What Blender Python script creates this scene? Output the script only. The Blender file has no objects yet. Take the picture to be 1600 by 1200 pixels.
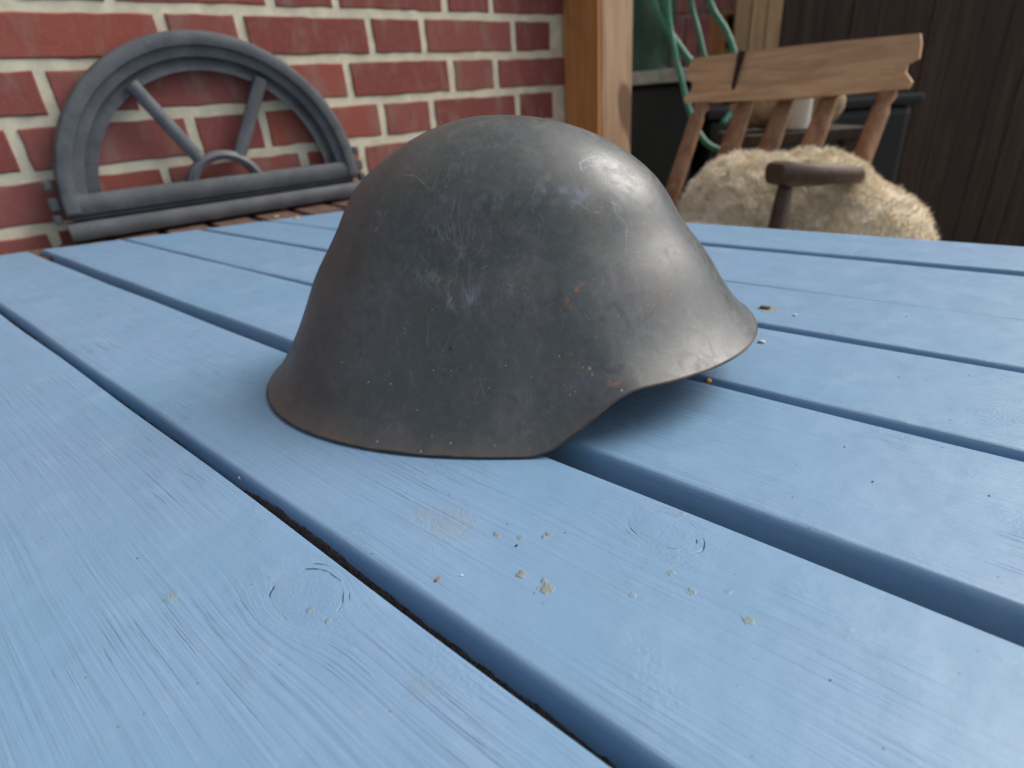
import bpy, bmesh, math, random
import numpy as np
from mathutils import Vector, Matrix, Euler

S = bpy.context.scene
rnd = random.Random(7)
# ---------------------------------------------------------------- camera
PITCH, ROLL = 0.45295378, -0.07875249
fw = Vector((0, math.cos(PITCH), -math.sin(PITCH)))
up0 = Vector((1, 0, 0)).cross(fw)
rt = Vector((1, 0, 0)) * math.cos(ROLL) + up0 * math.sin(ROLL)
up = -Vector((1, 0, 0)) * math.sin(ROLL) + up0 * math.cos(ROLL)
cd = bpy.data.cameras.new('camera'); cam = bpy.data.objects.new('camera', cd)
S.collection.objects.link(cam)
M = Matrix((rt, up, -fw)).transposed().to_4x4(); M.translation = Vector((0, 0, 0.9))
cam.matrix_world = M
cd.sensor_fit = 'HORIZONTAL'; cd.sensor_width = 36; cd.lens = 902 / 1600 * 36
cd.clip_start = 0.01; cd.clip_end = 400
cd.dof.use_dof = True; cd.dof.focus_distance = 0.245; cd.dof.aperture_fstop = 10.0
S.camera = cam
# ---------------------------------------------------------------- light
W = bpy.data.worlds.new("World"); S.world = W; W.use_nodes = True
wn_ = W.node_tree.nodes; wl_ = W.node_tree.links
SUN_EL, SUN_AZ = math.radians(45), math.radians(75)     # azimuth measured from +y towards +x
sky = wn_.new('ShaderNodeTexSky'); sky.sky_type = 'NISHITA'; sky.sun_disc = False
sky.sun_elevation = SUN_EL; sky.sun_rotation = SUN_AZ
sky.air_density = 1.0; sky.dust_density = 4.0; sky.ozone_density = 1.0
wn_['Background'].inputs[1].default_value = 0.15
hs = wn_.new('ShaderNodeHueSaturation'); hs.inputs['Saturation'].default_value = .42   # thin high cloud
wl_.new(sky.outputs[0], hs.inputs['Color']); wl_.new(hs.outputs[0], wn_['Background'].inputs[0])
ld = bpy.data.lights.new('sun', 'SUN'); sun = bpy.data.objects.new('sun', ld); S.collection.objects.link(sun)
ld.energy = 2.6; ld.angle = math.radians(34); ld.color = (1.0, 0.95, 0.88)
sd = Vector((math.sin(SUN_AZ) * math.cos(SUN_EL), math.cos(SUN_AZ) * math.cos(SUN_EL), math.sin(SUN_EL)))
sun.rotation_euler = sd.to_track_quat('Z', 'Y').to_euler()
S.view_settings.view_transform = 'Standard'; S.view_settings.look = 'None'
S.view_settings.exposure = -0.04; S.view_settings.gamma = 1; S.view_settings.use_curve_mapping = False

# ---------------------------------------------------------------- helpers
COL = S.collection
def tag(o, label=None, cat=None, group=None, kind=None):
    if label: o['label'] = label
    if cat: o['category'] = cat
    if group: o['group'] = group
    if kind: o['kind'] = kind
    return o
def empty(name, loc=(0, 0, 0), rz=0.0):
    o = bpy.data.objects.new(name, None); COL.objects.link(o)
    o.location = loc; o.rotation_euler = (0, 0, rz); o.empty_display_size = .05
    return o
def local_m(o):
    return Matrix.Translation(o.location) @ o.rotation_euler.to_matrix().to_4x4()
def world_m(o):
    m = local_m(o)
    if o.parent: m = world_m(o.parent) @ o.matrix_parent_inverse @ m
    return m
def adopt(o, p):
    o.parent = p; o.matrix_parent_inverse = world_m(p).inverted()
def link(name, me, parent=None, loc=(0, 0, 0), rot=(0, 0, 0)):
    o = bpy.data.objects.new(name, me); COL.objects.link(o)
    o.location = loc; o.rotation_euler = rot
    if parent is not None: adopt(o, parent)
    return o
def mesh(name, v, f, mat, smooth=False):
    me = bpy.data.meshes.new(name)
    me.from_pydata([tuple(map(float, q)) for q in v], [], [tuple(map(int, q)) for q in f]); me.update()
    bm = bmesh.new(); bm.from_mesh(me); bmesh.ops.recalc_face_normals(bm, faces=bm.faces); bm.to_mesh(me); bm.free()
    if smooth: me.shade_smooth()
    if mat: me.materials.append(mat)
    return me
class MB:
    def __init__(s): s.v = []; s.f = []
    def add(s, v, f):
        b = len(s.v); s.v += [tuple(q) for q in v]; s.f += [tuple(i + b for i in q) for q in f]; return s
    def box(s, c, d, rz=0.0, bev=0.0, R=None):
        bm = bmesh.new(); bmesh.ops.create_cube(bm, size=1)
        for q in bm.verts: q.co = Vector((q.co.x * d[0], q.co.y * d[1], q.co.z * d[2]))
        if bev: bmesh.ops.bevel(bm, geom=bm.edges[:], offset=bev, segments=2, profile=.6, affect='EDGES')
        R_ = R if R is not None else Matrix.Rotation(rz, 3, 'Z')
        bm.verts.index_update()
        v = [R_ @ q.co + Vector(c) for q in bm.verts]; f = [[q.index for q in g.verts] for g in bm.faces]
        bm.free(); return s.add(v, f)
    def tube(s, pts, rad, n=12, cap=True, flat=1.0, flatdir=None):
        pts = [Vector(p) for p in pts]; m = len(pts)
        if not hasattr(rad, '__len__'): rad = [rad] * m
        V = []; prev = None
        for i, p in enumerate(pts):
            t = (pts[min(i + 1, m - 1)] - pts[max(i - 1, 0)]).normalized()
            if prev is None:
                a = Vector(flatdir) if flatdir is not None else (Vector((0, 0, 1)) if abs(t.z) < .9 else Vector((1, 0, 0)))
            else: a = prev
            a = (a - t * a.dot(t)).normalized(); prev = a; b = t.cross(a)
            for k in range(n):
                w = 2 * math.pi * k / n
                V.append(p + a * math.cos(w) * rad[i] * flat + b * math.sin(w) * rad[i])
        Fc = [(i * n + k, i * n + (k + 1) % n, (i + 1) * n + (k + 1) % n, (i + 1) * n + k) for i in range(m - 1) for k in range(n)]
        if cap: Fc += [tuple(range(n))[::-1], tuple((m - 1) * n + k for k in range(n))]
        return s.add(V, Fc)
    def lathe(s, prof, c, n=32, cap=True):
        V = []; m = len(prof)
        for (r, z) in prof:
            for k in range(n):
                w = 2 * math.pi * k / n; V.append((c[0] + r * math.cos(w), c[1] + r * math.sin(w), c[2] + z))
        Fc = [(i * n + k, i * n + (k + 1) % n, (i + 1) * n + (k + 1) % n, (i + 1) * n + k) for i in range(m - 1) for k in range(n)]
        if cap: Fc += [tuple(range(n))[::-1], tuple((m - 1) * n + k for k in range(n))]
        return s.add(V, Fc)
    def sweep(s, rings, closed_ring=True, cap=True):
        n = len(rings[0]); m = len(rings); V = [p for r in rings for p in r]
        Fc = [(i * n + k, i * n + (k + 1) % n, (i + 1) * n + (k + 1) % n, (i + 1) * n + k) for i in range(m - 1) for k in range(n)]
        if cap: Fc += [tuple(range(n))[::-1], tuple((m - 1) * n + k for k in range(n))]
        return s.add(V, Fc)
    def build(s, name, mat, parent=None, smooth=False):
        return link(name, mesh(name, s.v, s.f, mat, smooth), parent)
def autosmooth(o, deg=40):
    me = o.data; me.shade_smooth()
    bm = bmesh.new(); bm.from_mesh(me)
    for e in bm.edges:
        if len(e.link_faces) == 2 and e.calc_face_angle(0) > math.radians(deg): e.smooth = False
    bm.to_mesh(me); bm.free(); return o

# ---- node helper
class NT:
    def __init__(s, name):
        s.m = bpy.data.materials.new(name); s.m.use_nodes = True; s.t = s.m.node_tree
        s.b = s.t.nodes['Principled BSDF']
    def n(s, typ, **kw):
        x = s.t.nodes.new(typ)
        for k, v in kw.items(): setattr(x, k, v)
        return x
    def put(s, sock, val):
        if isinstance(val, bpy.types.NodeSocket): s.t.links.new(val, sock)
        elif val is not None:
            if sock.type == 'RGBA' and len(val) == 3: val = (*val, 1)
            sock.default_value = val
    def math(s, op, a, b=None, c=None, clamp=False):
        x = s.n('ShaderNodeMath', operation=op, use_clamp=clamp)
        s.put(x.inputs[0], a); s.put(x.inputs[1], b)
        if c is not None: s.put(x.inputs[2], c)
        return x.outputs[0]
    def vm(s, op, a, b=None, out=0):
        x = s.n('ShaderNodeVectorMath', operation=op); s.put(x.inputs[0], a)
        if b is not None: s.put(x.inputs[1], b)
        return x.outputs['Value'] if out else x.outputs[0]
    def noise(s, vec, scale=5, detail=3, rough=.55, dist=0, col=False):
        x = s.n('ShaderNodeTexNoise'); s.put(x.inputs['Vector'], vec); x.inputs['Scale'].default_value = scale
        x.inputs['Detail'].default_value = detail; x.inputs['Roughness'].default_value = rough; x.inputs['Distortion'].default_value = dist
        return x.outputs['Color' if col else 'Fac']
    def ss(s, v, a, b, lo=0.0, hi=1.0):
        x = s.n('ShaderNodeMapRange', interpolation_type='SMOOTHSTEP'); s.put(x.inputs[0], v)
        x.inputs[1].default_value = a; x.inputs[2].default_value = b; x.inputs[3].default_value = lo; x.inputs[4].default_value = hi
        return x.outputs[0]
    def mix(s, f, a, b, typ='MIX'):
        x = s.n('ShaderNodeMix', data_type='RGBA', blend_type=typ)
        s.put(x.inputs[0], f); s.put(x.inputs[6], a); s.put(x.inputs[7], b); return x.outputs[2]
    def coord(s, kind='Object'):
        return s.n('ShaderNodeTexCoord').outputs[kind]
    def scale(s, v, sc): return s.vm('MULTIPLY', v, sc)
    def attr(s, name): return s.n('ShaderNodeAttribute', attribute_name=name).outputs['Fac']
    def rand(s): return s.n('ShaderNodeObjectInfo').outputs['Random']
    def bump(s, h, strength=.3, dist=.001, nrm=None):
        x = s.n('ShaderNodeBump'); s.put(x.inputs['Height'], h); x.inputs['Strength'].default_value = strength
        x.inputs['Distance'].default_value = dist
        if nrm is not None: s.put(x.inputs['Normal'], nrm)
        return x.outputs[0]
    def out(s, col=None, rough=None, nrm=None, metal=None, spec=None, **kw):
        for k, v in (('Base Color', col), ('Roughness', rough), ('Normal', nrm), ('Metallic', metal), ('Specular IOR Level', spec)):
            if v is not None: s.put(s.b.inputs[k], v)
        for k, v in kw.items(): s.put(s.b.inputs[k.replace('_', ' ')], v)
        return s.m

def wood_mat(name, a, b, scale=(1, 1, 1), rough=.65, grain=60, bumpd=.001, knots=False):
    t = NT(name); p = t.scale(t.coord(), scale); r = t.rand()
    off = t.n('ShaderNodeCombineXYZ'); t.put(off.inputs[0], t.math('MULTIPLY', r, 37.0)); t.put(off.inputs[1], t.math('MULTIPLY', r, 11.0))
    p = t.vm('ADD', p, off.outputs[0])
    g = t.noise(p, grain, 5, .6, .6); l = t.noise(p, grain * .12, 2, .5)
    c = t.mix(t.ss(g, .35, .68), a, b)
    c = t.mix(t.ss(l, .3, .7, 0, .5), c, [x * .55 for x in a])
    return t.out(c, rough, t.bump(g, .5, bumpd))
def plain(name, col, rough=.6, var=.25, sc=20, bumpd=.0005, metal=0.0, spec=None):
    t = NT(name); p = t.coord(); g = t.noise(p, sc, 5, .6)
    c = t.mix(t.ss(g, .3, .7), [x * (1 - var) for x in col], [min(1, x * (1 + var)) for x in col])
    return t.out(c, rough, t.bump(t.noise(p, sc * 6, 4, .6), .4, bumpd), metal, spec)
# ================================================================ MATERIALS
YB = -0.74235972                         # direction the table boards run
WY = 0.65572878                          # direction the brick wall runs
def painted_wood(name, brown=False):
    t = NT(name); P = t.coord()
    sep = t.n('ShaderNodeSeparateXYZ'); t.put(sep.inputs[0], P)
    x, y, z = sep.outputs
    yy = y; rings = None; inside = None; chips = None
    for i, (kx, ky, R, k) in enumerate([(-.160, .0595, .0105, 1.), (-.0775, .1615, .0085, .8), (.06, .02, .010, .6), (-.36, .145, .009, .6), (.10, .25, .010, .6), (-.62, .35, .01, .5)]):
        dx = t.math('SUBTRACT', x, kx); dy = t.math('SUBTRACT', y, ky)
        dxs = t.math('MULTIPLY', dx, .62)
        r2 = t.math('ADD', t.math('MULTIPLY', dxs, dxs), t.math('MULTIPLY', dy, dy))
        r2 = t.math('ADD', r2, t.math('MULTIPLY', t.math('SUBTRACT', t.noise(P, 60, 2, .5), .5), R * R * 1.1))
        w = t.math('DIVIDE', R * R * 1.5, t.math('ADD', r2, R * R * .6))
        w = t.math('MINIMUM', w, 1.0); w = t.math('MULTIPLY', w, t.math('ADD', t.math('MULTIPLY', w, .8), .2))
        yy = t.math('SUBTRACT', yy, t.math('MULTIPLY', dy, w))
        r = t.math('SQRT', t.math('MAXIMUM', r2, 1e-9))
        d = t.math('ABSOLUTE', t.math('SUBTRACT', r, R))
        ring = t.math('MULTIPLY', t.ss(d, 0, .0004, 1, 0), t.ss(t.noise(P, 90, 3), .50, .66))
        d2 = t.math('ABSOLUTE', t.math('SUBTRACT', r, R * 1.22))
        ring2 = t.math('MULTIPLY', t.ss(d2, 0, .0003, 1, 0), t.ss(t.noise(P, 45, 2), .52, .62))
        ring = t.math('MULTIPLY', t.math('MAXIMUM', ring, ring2), k)
        blot = t.math('MULTIPLY', t.ss(r, R * .9, R * 2.4, 1, 0), k)
        core = t.math('MULTIPLY', t.ss(r, R * .55, R * 1.12, 1, 0), k); cores = core if i == 0 else t.math('MAXIMUM', cores, core)
        rings = ring if rings is None else t.math('MAXIMUM', rings, ring)
        inside = blot if inside is None else t.math('MAXIMUM', inside, blot)
    def cv(a, b, c=1.0):
        q = t.n('ShaderNodeCombineXYZ'); t.put(q.inputs[0], t.math('MULTIPLY', x, a)); t.put(q.inputs[1], t.math('MULTIPLY', yy, b)); t.put(q.inputs[2], t.math('MULTIPLY', z, b * c)); return q.outputs[0]
    wob = t.noise(P, 5, 2)
    yy = t.math('ADD', yy, t.math('MULTIPLY', t.math('SUBTRACT', wob, .5), .007))
    g1 = t.noise(cv(9, 520, .3), 1, 3, .55)               # fine brush and grain lines
    g2 = t.noise(cv(5, 170, .3), 1, 2, .5)                # ridges of the summer wood
    cr = t.noise(cv(20, 1900, .3), 1, 2, .5)               # short open cracks
    zone = t.noise(P, 13, 3, .6)
    zone2 = t.noise(P, 24, 2, .5)
    gm = t.ss(zone, .36, .62, .25, 1)
    crack = t.math('MULTIPLY', t.ss(cr, .65, .69), t.math('MULTIPLY', t.ss(zone, .50, .64), t.ss(zone2, .44, .60)))
    wr = t.noise(P, 520, 4, .65, .6)                      # wrinkled paint
    wrm = t.ss(zone2, .54, .70)
    wrm = t.math('MAXIMUM', wrm, t.math('MULTIPLY', inside, .75))
    fine = t.noise(P, 1300, 2, .5)
    H = t.math('MULTIPLY', g1, t.math('MULTIPLY', gm, .9))
    H = t.math('ADD', H, t.math('MULTIPLY', g2, t.math('MULTIPLY', gm, .9)))
    H = t.math('ADD', H, t.math('MULTIPLY', wr, t.math('MULTIPLY', wrm, .75)))
    H = t.math('ADD', H, t.math('MULTIPLY', fine, .10))
    H = t.math('ADD', H, t.math('MULTIPLY', t.noise(P, 60, 3, .5), .9))
    H = t.math('SUBTRACT', H, t.math('MULTIPLY', crack, .7))
    H = t.math('SUBTRACT', H, t.math('MULTIPLY', rings, 2.2))
    H = t.math('ADD', H, t.math('MULTIPLY', cores, .45))
    # paint colour: slow drift between a greener and a more violet blue
    c = t.mix(t.ss(t.noise(P, 7, 3, .6), .35, .65), (.166, .302, .455), (.186, .306, .472))
    c = t.mix(t.ss(t.noise(P, 30, 4, .6), .5, .75, 0, .30), c, (.26, .385, .54))
    c = t.mix(t.ss(t.noise(P, 160, 3, .6), .62, .80, 0, .35), c, (.30, .36, .44))
    c = t.mix(t.math('MULTIPLY', crack, .35), c, (.06, .10, .18))
    c = t.mix(t.math('MULTIPLY', rings, .3), c, (.06, .10, .17))
    c = t.mix(t.math('MULTIPLY', cores, .10), c, (.11, .21, .36))
    tiny = t.ss(t.noise(P, 420, 1, .3), .80, .84)
    c = t.mix(t.math('MULTIPLY', tiny, .7), c, (.05, .07, .10))
    # droppings and grime
    spots = [(-.127, .1226, .0018, 1), (-.1113, .1327, .0013, .8), (-.1105, .1348, .0019, .9), (-.1057, .1124, .0022, 1), (-.0945, .1125, .0032, .9), (-.0975, .1145, .0018, .8),
             (-.0644, .1436, .002, .55), (-.0551, .1397, .002, .6), (-.0361, .1398, .0022, .7), (-.0455, .1470, .0016, .4), (-.1180, .1270, .0018, .6), (-.0700, .1270, .0018, .4), (-.153, .0565, .0020, .5), (-.144, .0578, .0013, .5),
             (-.146, .1165, .014, .28), (-.160, .1150, .008, .25), (-.1291, .4261, .010, .9), (-.075, .075 + .1, .002, .3), (-.10, .060, .006, .2), (-.20, .03, .004, .4)]
    m = None; jit = t.math('SUBTRACT', t.noise(P, 420, 3, .65), .5)
    for (a, b, R, k) in spots:
        v = t.n('ShaderNodeVectorMath', operation='DISTANCE'); q = t.n('ShaderNodeCombineXYZ'); t.put(q.inputs[0], x); t.put(q.inputs[1], y)
        t.put(v.inputs[0], q.outputs[0]); v.inputs[1].default_value = (a, b, 0)
        dd = t.math('ADD', v.outputs['Value'], t.math('MULTIPLY', jit, R * 2.2))
        s_ = t.math('MULTIPLY', t.ss(dd, R * .25, R * .95, 1, 0), k)
        m = s_ if m is None else t.math('MAXIMUM', m, s_)
    c = t.mix(t.math('MULTIPLY', m, .75), c, (.25, .225, .085))
    H = t.math('ADD', H, t.math('MULTIPLY', m, .8))
    rough = t.ss(t.noise(P, 35, 3), .3, .7, .43, .53)
    if brown:    # the bare underside of the edge facing the gap
        lim = t.math('ADD', t.math('MULTIPLY', t.math('SUBTRACT', t.noise(t.scale(P, (60, 60, 160)), 1, 4, .7), .5), .011), t.ss(x, -.21, -.11, -.0064, -.0138))
        lim = t.math('SUBTRACT', lim, t.ss(x, -.27, -.235, .006, 0))
        bm_ = t.ss(t.math('SUBTRACT', lim, z), 0, .0006)
        bc = t.mix(t.ss(t.noise(P, 700, 3), .4, .6), (.05, .034, .03), (.17, .11, .09))
        c = t.mix(bm_, c, bc); rough = t.mix(bm_, rough, (.8, .8, .8))
        H = t.math('ADD', H, t.math('MULTIPLY', t.math('MULTIPLY', t.noise(P, 420, 4, .7), bm_), 2.5))
    return t.out(c, rough, t.bump(H, 1.0, .00055), spec=.5)
M_paint = painted_wood('blue_painted_wood')
M_paint_b = painted_wood('blue_paint_over_bare_edge', True)
M_under = wood_mat('dark_underframe_wood', (.03, .022, .018), (.07, .05, .04), (1, 1, 1))

def brick_mat():
    t = NT('red_brick'); P = t.coord(); r = t.rand()
    cr = t.n('ShaderNodeValToRGB'); e = cr.color_ramp.elements
    e[0].position = 0; e[0].color = (.215, .066, .060, 1); e[1].position = 1; e[1].color = (.30, .090, .068, 1)
    for p_, c_ in ((.3, (.235, .066, .060, 1)), (.5, (.275, .095, .085, 1)), (.7, (.26, .078, .066, 1)), (.86, (.31, .085, .062, 1))):
        q = cr.color_ramp.elements.new(p_); q.color = c_
    t.put(cr.inputs[0], r)
    o = t.n('ShaderNodeCombineXYZ'); t.put(o.inputs[0], t.math('MULTIPLY', r, 91)); P2 = t.vm('ADD', P, o.outputs[0])
    c = t.mix(t.ss(t.noise(t.scale(P2, (22, 22, 9)), 1, 3, .6), .47, .68, 0, .65), cr.outputs[0], (.27, .17, .14))
    c = t.mix(t.ss(t.noise(t.scale(P2, (14, 14, 3)), 1, 2, .5), .64, .74, 0, .7), c, (.115, .085, .068))
    c = t.mix(t.ss(t.noise(P2, 90, 4, .65), .5, .75, 0, .35), c, (.35, .17, .14))
    return t.out(c, .85, t.bump(t.noise(P2, 190, 5, .65), .6, .0012), spec=.2)
M_brick = brick_mat()
M_mortar = plain('pale_lime_mortar', (.64, .60, .46), .95, .12, 30, .0012, spec=.1)
def iron_mat():
    t = NT('grey_painted_cast_iron'); P = t.coord()
    c = t.mix(t.ss(t.noise(P, 30, 4, .6), .35, .7), (.080, .088, .100), (.122, .130, .142))
    c = t.mix(t.ss(t.noise(P, 60, 5, .7), .58, .70, 0, .65), c, (.085, .055, .040)); c = t.mix(t.ss(t.noise(P, 200, 3, .7), .62, .72, 0, .5), c, (.22, .23, .24))
    return t.out(c, .5, t.bump(t.noise(P, 260, 4, .6), .5, .001), spec=.4)
M_iron = iron_mat()

# ================================================================ GROUND
def flat(name, x0, x1, y0, y1, z, mat):
    o = link(name, mesh(name, [(x0, y0, z), (x1, y0, z), (x1, y1, z), (x0, y1, z)], [(0, 1, 2, 3)], mat)); return tag(o, kind='structure')
t = NT('grass_and_soil'); P = t.coord()
M_ground = t.out(t.mix(t.noise(P, 3, 6, .7), (.035, .055, .018), (.07, .08, .035)), .95, t.bump(t.noise(P, 40, 5, .7), .8, .01))
flat('ground', -60, 60, -60, 60, -.03, M_ground)
t = NT('concrete_patio'); P = t.coord()
M_patio = t.out(t.mix(t.noise(P, 6, 6, .65), (.17, .155, .135), (.27, .25, .22)), .9, t.bump(t.noise(P, 120, 4, .7), .6, .002))
tag(MB().box((0, 1.5, -.005), (7, 8, .04)).build('patio', M_patio), kind='structure')

# ================================================================ BRICK WALL
wdir = Vector((math.cos(WY), math.sin(WY), 0)); wnor = Vector((-wdir.y, wdir.x, 0))   # wnor points away from the camera
def WP(s, n, z): return wdir * s + wnor * n + Vector((0, 0, z))
WN = 1.2245; CH = .07736; ZJ1 = 1.0793
wall = empty('brick_wall', WP(.3, WN, 0), WY)
tag(wall, 'red brick wall with wide pale mortar joints behind the iron window', 'brick wall')
def mortar_mesh(s0, s1, z0, z1, n0, n1):
    nx, nz = int((s1 - s0) / .02), int((z1 - z0) / .02); r = np.random.default_rng(3)
    V, Fc = [], []
    for i in range(nx + 1):
        for j in range(nz + 1):
            V.append(WP(s0 + (s1 - s0) * i / nx, n0 + r.normal(0, .0007), z0 + (z1 - z0) * j / nz))
    Fc = [(i * (nz + 1) + j, (i + 1) * (nz + 1) + j, (i + 1) * (nz + 1) + j + 1, i * (nz + 1) + j + 1) for i in range(nx) for j in range(nz)]
    m = MB().add(V, Fc)
    m.box(WP((s0 + s1) / 2, (n0 + n1) / 2 + .003, (z0 + z1) / 2), (s1 - s0, n1 - n0 - .004, z1 - z0), WY)
    return m
mo = mortar_mesh(-1.6, 1.30, 0, 2.75, WN + .0028, WN + .24).build('mortar', M_mortar, wall, True)
autosmooth(mo, 30)
BV = {}
def brick_mesh(kind, L, H, D=.10):
    out = []
    for q in range(5):
        r = random.Random(q * 31 + int(L * 1000)); pts = []
        nL, nH = (9, 3) if L > .15 else (5, 3)
        def per(k, a, b, nn):
            for i in range(nn):
                w = i / nn; p = (a[0] + (b[0] - a[0]) * w, a[1] + (b[1] - a[1]) * w); j = .0005 if i == 0 else .0014
                pts.append((p[0] + r.uniform(-j, j), p[1] + r.uniform(-j, j)))
        a, b = L / 2, H / 2
        per(0, (-a, -b), (a, -b), nL); per(1, (a, -b), (a, b), nH); per(2, (a, b), (-a, b), nL); per(3, (-a, b), (-a, -b), nH)
        n = len(pts); V = []
        for (dn, sh) in ((-.0002, .985), (.0018, 1.0), (.012, 1.0)):
            for (px, pz) in pts:
                dx = (1 if sh == 1 else (abs(px) - .0022) / max(abs(px), 1e-4)); dz = (1 if sh == 1 else (abs(pz) - .0022) / max(abs(pz), 1e-4))
                V.append((px * dx, dn + r.uniform(-.0002, .0004), pz * dz))
        Fc = [(i * n + k, i * n + (k + 1) % n, (i + 1) * n + (k + 1) % n, (i + 1) * n + k) for i in range(2) for k in range(n)]
        Fc.append(tuple(range(n)))
        out.append(mesh('brick', V, Fc, M_brick))
    return out
JT = .0165
B_ST = brick_mesh('s', .252 - JT, CH - JT); B_HD = brick_mesh('h', .127 - JT, CH - JT)
far_m = MB()
stuff_rows = MB()
row0 = -9; nb = 0
for k in range(row0, 22):                      # row k lies above joint k; row 1 is between joint 1 and joint 2
    zc = ZJ1 - (k - .5) * CH
    if zc < .03 or zc > 2.70: continue
    s_base = .4002 + (0 if k % 2 else .1895 - .379)
    for u in range(-6, 4):
        for (a, L, st) in ((0, .252, True), (.252, .127, False)):
            s0 = s_base + u * .379 + a; s1 = s0 + L
            if s1 > 1.30 or s0 < -1.6: continue
            me = rnd.choice(B_ST if st else B_HD)
            p = WP((s0 + s1) / 2 + rnd.uniform(-.0015, .0015), WN + rnd.uniform(-.0008, .0008), zc + rnd.uniform(-.001, .001))
            if .52 < zc < 1.36 and s1 > -.75:
                link('brick', me, wall, p, (0, rnd.uniform(-.003, .003), WY)); nb += 1
            else:
                Mx = Matrix.Translation(p) @ Matrix.Rotation(WY, 4, 'Z')
                stuff_rows.add([Mx @ v.co for v in me.vertices], [tuple(f.vertices) for f in me.polygons])
tag(stuff_rows.build('brick', M_brick, wall), kind='stuff')
print('bricks', nb)
# ledge of bricks on edge under the iron window
ledge = empty('brick_ledge', WP(.3, 1.15, .70), WY)
tag(ledge, 'low ledge of worn bricks between table end and wall, iron window standing on it', 'ledge')
MB().box(WP(-.1, 1.158, .345), (2.2, .130, .69), WY).build('mortar', M_mortar, ledge)
M_oldbrick = plain('worn_mossy_brick', (.125, .070, .050), .95, .35, 45, .001)
lb = []
for q in range(4):
    m = MB().box((0, 0, 0), (.064, .132, .052), 0, .004); r = random.Random(q)
    m.v = [(a + r.uniform(-.0012, .0012), b + r.uniform(-.0012, .0012), c + r.uniform(-.0008, .0008)) for a, b, c in m.v]
    lb.append(mesh('brick', m.v, m.f, M_oldbrick))
for i in range(28):
    s = -1.17 + i * .0765
    if s > 1.0: break
    link('brick', rnd.choice(lb), ledge, WP(s, 1.1545 + rnd.uniform(-.002, .002), .7165 + rnd.uniform(-.001, .001)), (0, 0, WY))

# ================================================================ TIMBER POST
t = NT('weathered_post_timber'); P = t.coord()
g = t.noise(t.scale(P, (1, 1, .05)), 75, 5, .6, .4)
side = t.ss(t.noise(t.scale(P, (4, 4, .8)), 3, 3, .6), .3, .7)
kn = t.n('ShaderNodeVectorMath', operation='DISTANCE')
c = t.mix(t.ss(g, .35, .65), (.29, .165, .085), (.45, .285, .16))
c = t.mix(t.ss(side, 0, 1, 0, .4), c, (.48, .34, .22))
kd = t.noise(t.scale(P, (9, 9, 4)), 1, 1, .3)
c = t.mix(t.ss(kd, .66, .72, 0, .8), c, (.10, .042, .02))
M_post = t.out(c, .7, t.bump(g, .6, .0012))
t = NT('orange_stained_timber'); P = t.coord()
g = t.noise(t.scale(P, (1, 1, .06)), 60, 5, .6, .5)
c = t.mix(t.ss(g, .3, .7), (.46, .18, .055), (.62, .28, .095))
c = t.mix(t.ss(t.noise(t.scale(P, (9, 9, 5)), 1, 1, .3), .62, .70, 0, .7), c, (.09, .028, .01))
M_orange = t.out(c, .6, t.bump(g, .5, .001))
post = empty('timber_post', WP(1.25, 1.163, 0), WY)
tag(post, 'square timber roof post at the end of the brick wall, orange on its left face', 'post')
MB().box(WP(1.2575, 1.1605, 1.35), (.1150, .1190, 2.70), WY, .003).build('timber', M_post, post)
MB().box(WP(1.195, 1.1625, 1.35), (.009, .1185, 2.70), WY, .002).build('stained_board', M_orange, post)
# eaves beam and roof carried by the post
M_beam = wood_mat('brown_beam', (.10, .06, .035), (.2, .13, .08), (1, 1, 1))
roof = empty('pergola', WP(2.2, 1.9, 2.70), WY)
tag(roof, 'open timber pergola beam and rafters resting on the timber post', 'pergola')
MB().box(WP(2.45, 1.163, 2.79), (2.6, .10, .16), WY, .004).build('beam', M_beam, roof)
for i in range(6): MB().box(WP(1.5 + i * .42, 1.35, 2.94), (.06, .9, .12), WY, .003).build('rafter', M_beam, roof)

# ================================================================ IRON WINDOW
IW = empty('iron_window', WP(.30, 1.19, .744), WY)
tag(IW, 'half-round grey cast iron window frame leaning on the brick wall', 'window frame')
CS, CZ, NF = .300, .790, 1.194
def ring_at(ang, prof, R0):
    return [WP(CS + math.cos(ang) * (R0 + a), NF + b, CZ + math.sin(ang) * (R0 + a)) for a, b in prof]
prof = [(-.008, .006), (.010, .010), (.012, -.004), (.026, -.006), (.028, -.014), (.038, -.017), (.047, -.014), (.050, -.004), (.050, .022), (-.004, .024)]
rings = [ring_at(math.pi * (i / 56), prof, .205) for i in range(57)]
autosmooth(MB().sweep(rings).build('arch', M_iron, IW), 50)
prof = [(-.008, -.004), (.0, -.009), (.008, -.004), (.008, .012), (-.008, .012)]
autosmooth(MB().sweep([ring_at(math.pi * (i / 30), prof, .062) for i in range(31)]).build('hub_ring', M_iron, IW), 50)
def wbar(a, b, w, n0, n1, name, par=IW):
    (s0, z0), (s1, z1) = a, b; d = Vector((s1 - s0, z1 - z0)).normalized(); q = Vector((-d.y, d.x)) * w / 2
    ring = lambda s, z: [WP(s + q.x, n1, z + q.y), WP(s + q.x, n0 + .004, z + q.y), WP(s + q.x * .4, n0, z + q.y * .4), WP(s - q.x * .4, n0, z - q.y * .4), WP(s - q.x, n0 + .004, z - q.y), WP(s - q.x, n1, z - q.y)]
    return autosmooth(MB().sweep([ring(s0, z0), ring(s1, z1)]).build(name, M_iron, par), 40)
for a in (60, 120):
    c_, s_ = math.cos(math.radians(a)), math.sin(math.radians(a))
    wbar((CS + .066 * c_, CZ + .066 * s_), (CS + .208 * c_, CZ + .208 * s_), .021, NF - .006, NF + .010, 'spoke')
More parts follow.
